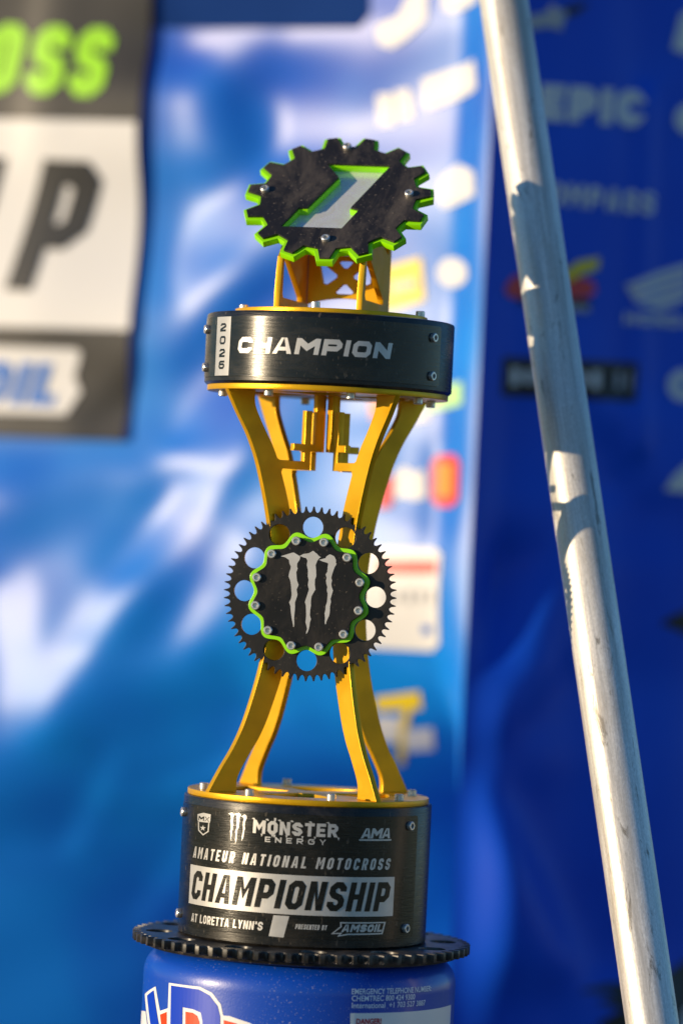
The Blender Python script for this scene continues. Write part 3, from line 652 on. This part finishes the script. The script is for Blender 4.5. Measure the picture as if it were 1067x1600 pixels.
# ---- front sprocket with scalloped green layer, black cover and claw emblem
FS = T(0, -70 * U, zt(535)) @ RX(math.pi / 2)      # local xy = face plane, local z towards the front
fl_ = [sprocket_loop(135 * U, 9.5 * U, 68, 0.10, 0.0, 6)] + [circle(103 * U * math.sin(rad(30 * k)), 103 * U * math.cos(rad(30 * k)), 16.3 * U, 32) for k in range(12)]
fs = part('front_sprocket', plate('front_sprocket', fl_, 7 * U, 0.5 * U), 'sprocket_black', mw=FS)
def scallop(R, A, n=12, m=240): return [((R + A * math.cos(n * t - n * rad(15))) * math.sin(t), (R + A * math.cos(n * t - n * rad(15))) * math.cos(t)) for t in (2 * math.pi * i / m for i in range(m))]
part('green_layer', plate('green_layer', [scallop(91.5 * U, 5.2 * U)], 6 * U, 0.6 * U), 'green', fs, T(0, 0, 6.6 * U))
cov = part('cover_plate', plate('cover_plate', [scallop(84.5 * U, 4.8 * U)], 7 * U, 0.5 * U), 'acrylic_black', fs, T(0, 0, 13.1 * U))
for k in range(12):
    a = rad(15 + 30 * k); part('bolt', SBOLT, None, fs, T(83.5 * U * math.sin(a), 83.5 * U * math.cos(a), 16.6 * U))
FC = Vector((tr.location.x, tr.location.y, 0))
Rz = RZ(PSI); fp0 = (T(0, 0, Z0 - ZT) @ Rz @ FS @ T(0, 0, 16.8 * U)); fpi = fp0.inverted(); fn_ = (fp0.to_3x3() @ Vector((0, 0, 1)))
def facepx(px, py):
    p = fpi @ hit_plane(px, py, fp0.translation, fn_); return (p.x, p.y)
emb = claws(lambda x, y: facepx(430 + x / 9.7, 850 + y / 9.7))
wrap('claw_emblem', emb, lambda x, y: Vector((x, y, 16.9 * U)), 'silver', fs, 0.05)

# ---- stand on the top drum: two side plates and a cross-braced back plate
SY = rad(-5)                     # the stand is turned a little further than the drum
tan40 = math.tan(rad(45.8))
gz = lambda d: 1150 + d * tan40 - 20
def side_plate():
    D = 84
    front = [(-D, 973), (-D + 1, 1000), (-D + 5, 1030), (-D + 10, 1055), (-D + 13, gz(-D + 13))]
    lp = front + [(D, gz(D)), (D, 973)]
    h1 = [(-D + 17, 998), (-D + 20, 1060), (-D + 25, 1066), (44, 1000), (46, 994), (40, 992), (-D + 22, 992)]
    h2 = [(-D + 62, 1102), (-D + 64, 1108), (64, 1186), (69, 1182), (69, 1076), (64, 1072)]
    return plate('side_plate', [[(x * U, z * U) for x, z in l] for l in (lp, h1, h2)], 9 * U, 0.6 * U)
SP = side_plate(); SP.materials.append(M['gold'])
st_m = T(0, 0, 0) @ RZ(SY)
for sx in (-66, 66):
    part('stand_side', SP, None, mw=st_m @ T(sx * U, 0, ZT) @ Matrix(((0, 0, 1, 0), (1, 0, 0, 0), (0, 1, 0, 0), (0, 0, 0, 1))))
bw = 60
arc = [(-bw + 2 * bw * i / 12, 992 + 10 * (1 - ((i - 6) / 6) ** 2)) for i in range(13)]
lp = arc + [(bw, 1170), (-bw, 1170)]
cz = 1037
holes = [[(-42, cz + 18), (-38, cz + 20), (-13, cz + 2), (-13, cz - 2), (-28, cz - 13), (-35, cz - 12)], [(42, cz + 18), (35, cz + 20), (13, cz + 2), (13, cz - 2), (36, cz - 13), (42, cz - 10)],
         [(-15, cz - 25), (-3, cz - 13), (3, cz - 13), (15, cz - 25), (12, cz - 28), (-12, cz - 28)], [(-11, cz + 22), (-3, cz + 13), (4, cz + 13), (12, cz + 22), (8, cz + 24), (-8, cz + 24)],
         [(-44, 1075), (-38, 1070), (38, 1070), (44, 1075), (5, 1110), (-5, 1110)]]
BPm = plate('stand_back', [[(x * U, z * U) for x, z in l] for l in [lp] + holes], 9 * U, 0.6 * U)
part('stand_back', BPm, 'gold', mw=st_m @ T(0, 74 * U, ZT) @ RX(math.pi / 2))

# ---- number gear on top
GM = T(0, 0, zt(1157)) @ RX(rad(45.8))             # plate leaning back: its face looks up and to the front
GW = T(0, 0, Z0 - ZT) @ Rz @ GM; GWi = GW.inverted(); gn_ = GW.to_3x3() @ Vector((0, 0, 1))
def gpx(px, py):
    p = GWi @ hit_plane(px, py, GW.translation, gn_); return (p.x, p.y)
def g1(x, y): return gpx(360 + x / 3.138, 190 + y / 3.138)
off = Vector((0.0008, 0.0)); ph = -0.2176
def gear_loop(Rt, Rr, grow):
    out = []
    for k in range(15):
        a0 = ph + 2 * math.pi * k / 15
        for da, r in ((-0.116, Rr), (-0.054, Rt), (0.054, Rt), (0.116, Rr)):
            a = a0 + da + (grow / r) * (1 if da > 0 else -1)
            out.append(((r + grow) * U * math.sin(a) + off.x, (r + grow) * U * math.cos(a) + off.y))
        am = a0 + math.pi / 15; out.append(((Rr - 1 + grow) * U * math.sin(am) + off.x, (Rr - 1 + grow) * U * math.cos(am) + off.y))
    return out
one = [g1(*p) for p in ((475, 205), (785, 215), (590, 420), (630, 430), (545, 522), (245, 512), (335, 420), (375, 420), (530, 270))]
cen = Vector((sum(p[0] for p in one) / 9, sum(p[1] for p in one) / 9))
def inset(P, d):
    out = []; n = len(P); ar = sum(P[i - 1][0] * P[i][1] - P[i][0] * P[i - 1][1] for i in range(n)); sgn = 1 if ar > 0 else -1
    for i in range(n):
        a, b, c = Vector(P[i - 1]), Vector(P[i]), Vector(P[(i + 1) % n]); d1 = (b - a).normalized(); d2 = (c - b).normalized()
        n1 = Vector((-d1.y, d1.x)) * sgn; n2 = Vector((-d2.y, d2.x)) * sgn; m_ = (n1 + n2); m_ = m_ / max(0.5, m_.dot(n1)) if m_.length > 1e-6 else n1
        out.append(tuple(b + m_ * d))
    return out
ng = part('number_gear', plate('number_gear', [gear_loop(145, 123, 0), one], 4 * U, 0.4 * U), 'gear_black', mw=GM @ T(0, 0, -2 * U))
part('green_layer', plate('gear_green', [gear_loop(145, 123, 4.4), inset(one, 1.6 * U)], 11 * U, 0.5 * U), 'green', ng, T(0, 0, -7.6 * U))
part('number_plate', plate('number_plate', [circle(off.x, off.y, 112 * U, 72)], 3 * U, 0.3 * U), 'number', ng, T(0, 0, -14.8 * U))
for x, y in ((573, 128), (876, 358), (467, 578), (170, 336)):
    bx_, by_ = g1(x, y); part('bolt', SBOLT, None, ng, T(bx_, by_, 2.0 * U))

# ================================================================== leaning pole
pa = hit_plane(785.5, 0, Vector((0, 0.19, 0)), Vector((0, 1, 0))); pb = hit_plane(1017, 1600, Vector((0, -0.08, 0)), Vector((0, 1, 0)))
d = (pb - pa).normalized(); foot = pb + d * (pb.z / -d.z); top = pa - d * 0.55
ln = (foot - top).length; rp = 0.0202
pr_ = [(rp - .003, .004), (rp - .0022, .0008), (rp - .0008, 0), (rp, .0012)] + [(rp, ln * k / 24) for k in range(1, 24)] + [(rp, ln - .0012), (rp - .0008, ln), (rp - .0022, ln - .0008), (rp - .003, ln - .004)]
pole = obj('metal_pole', lathe('metal_pole', pr_, 64, closed=True), 'pole')
pole.matrix_world = Matrix.Translation(foot + Vector((0, 0, 0.004))) @ (-d).to_track_quat('Z', 'Y').to_matrix().to_4x4()
tag(pole, 'scratched silver metal tube leaning beside the trophy', 'pole')
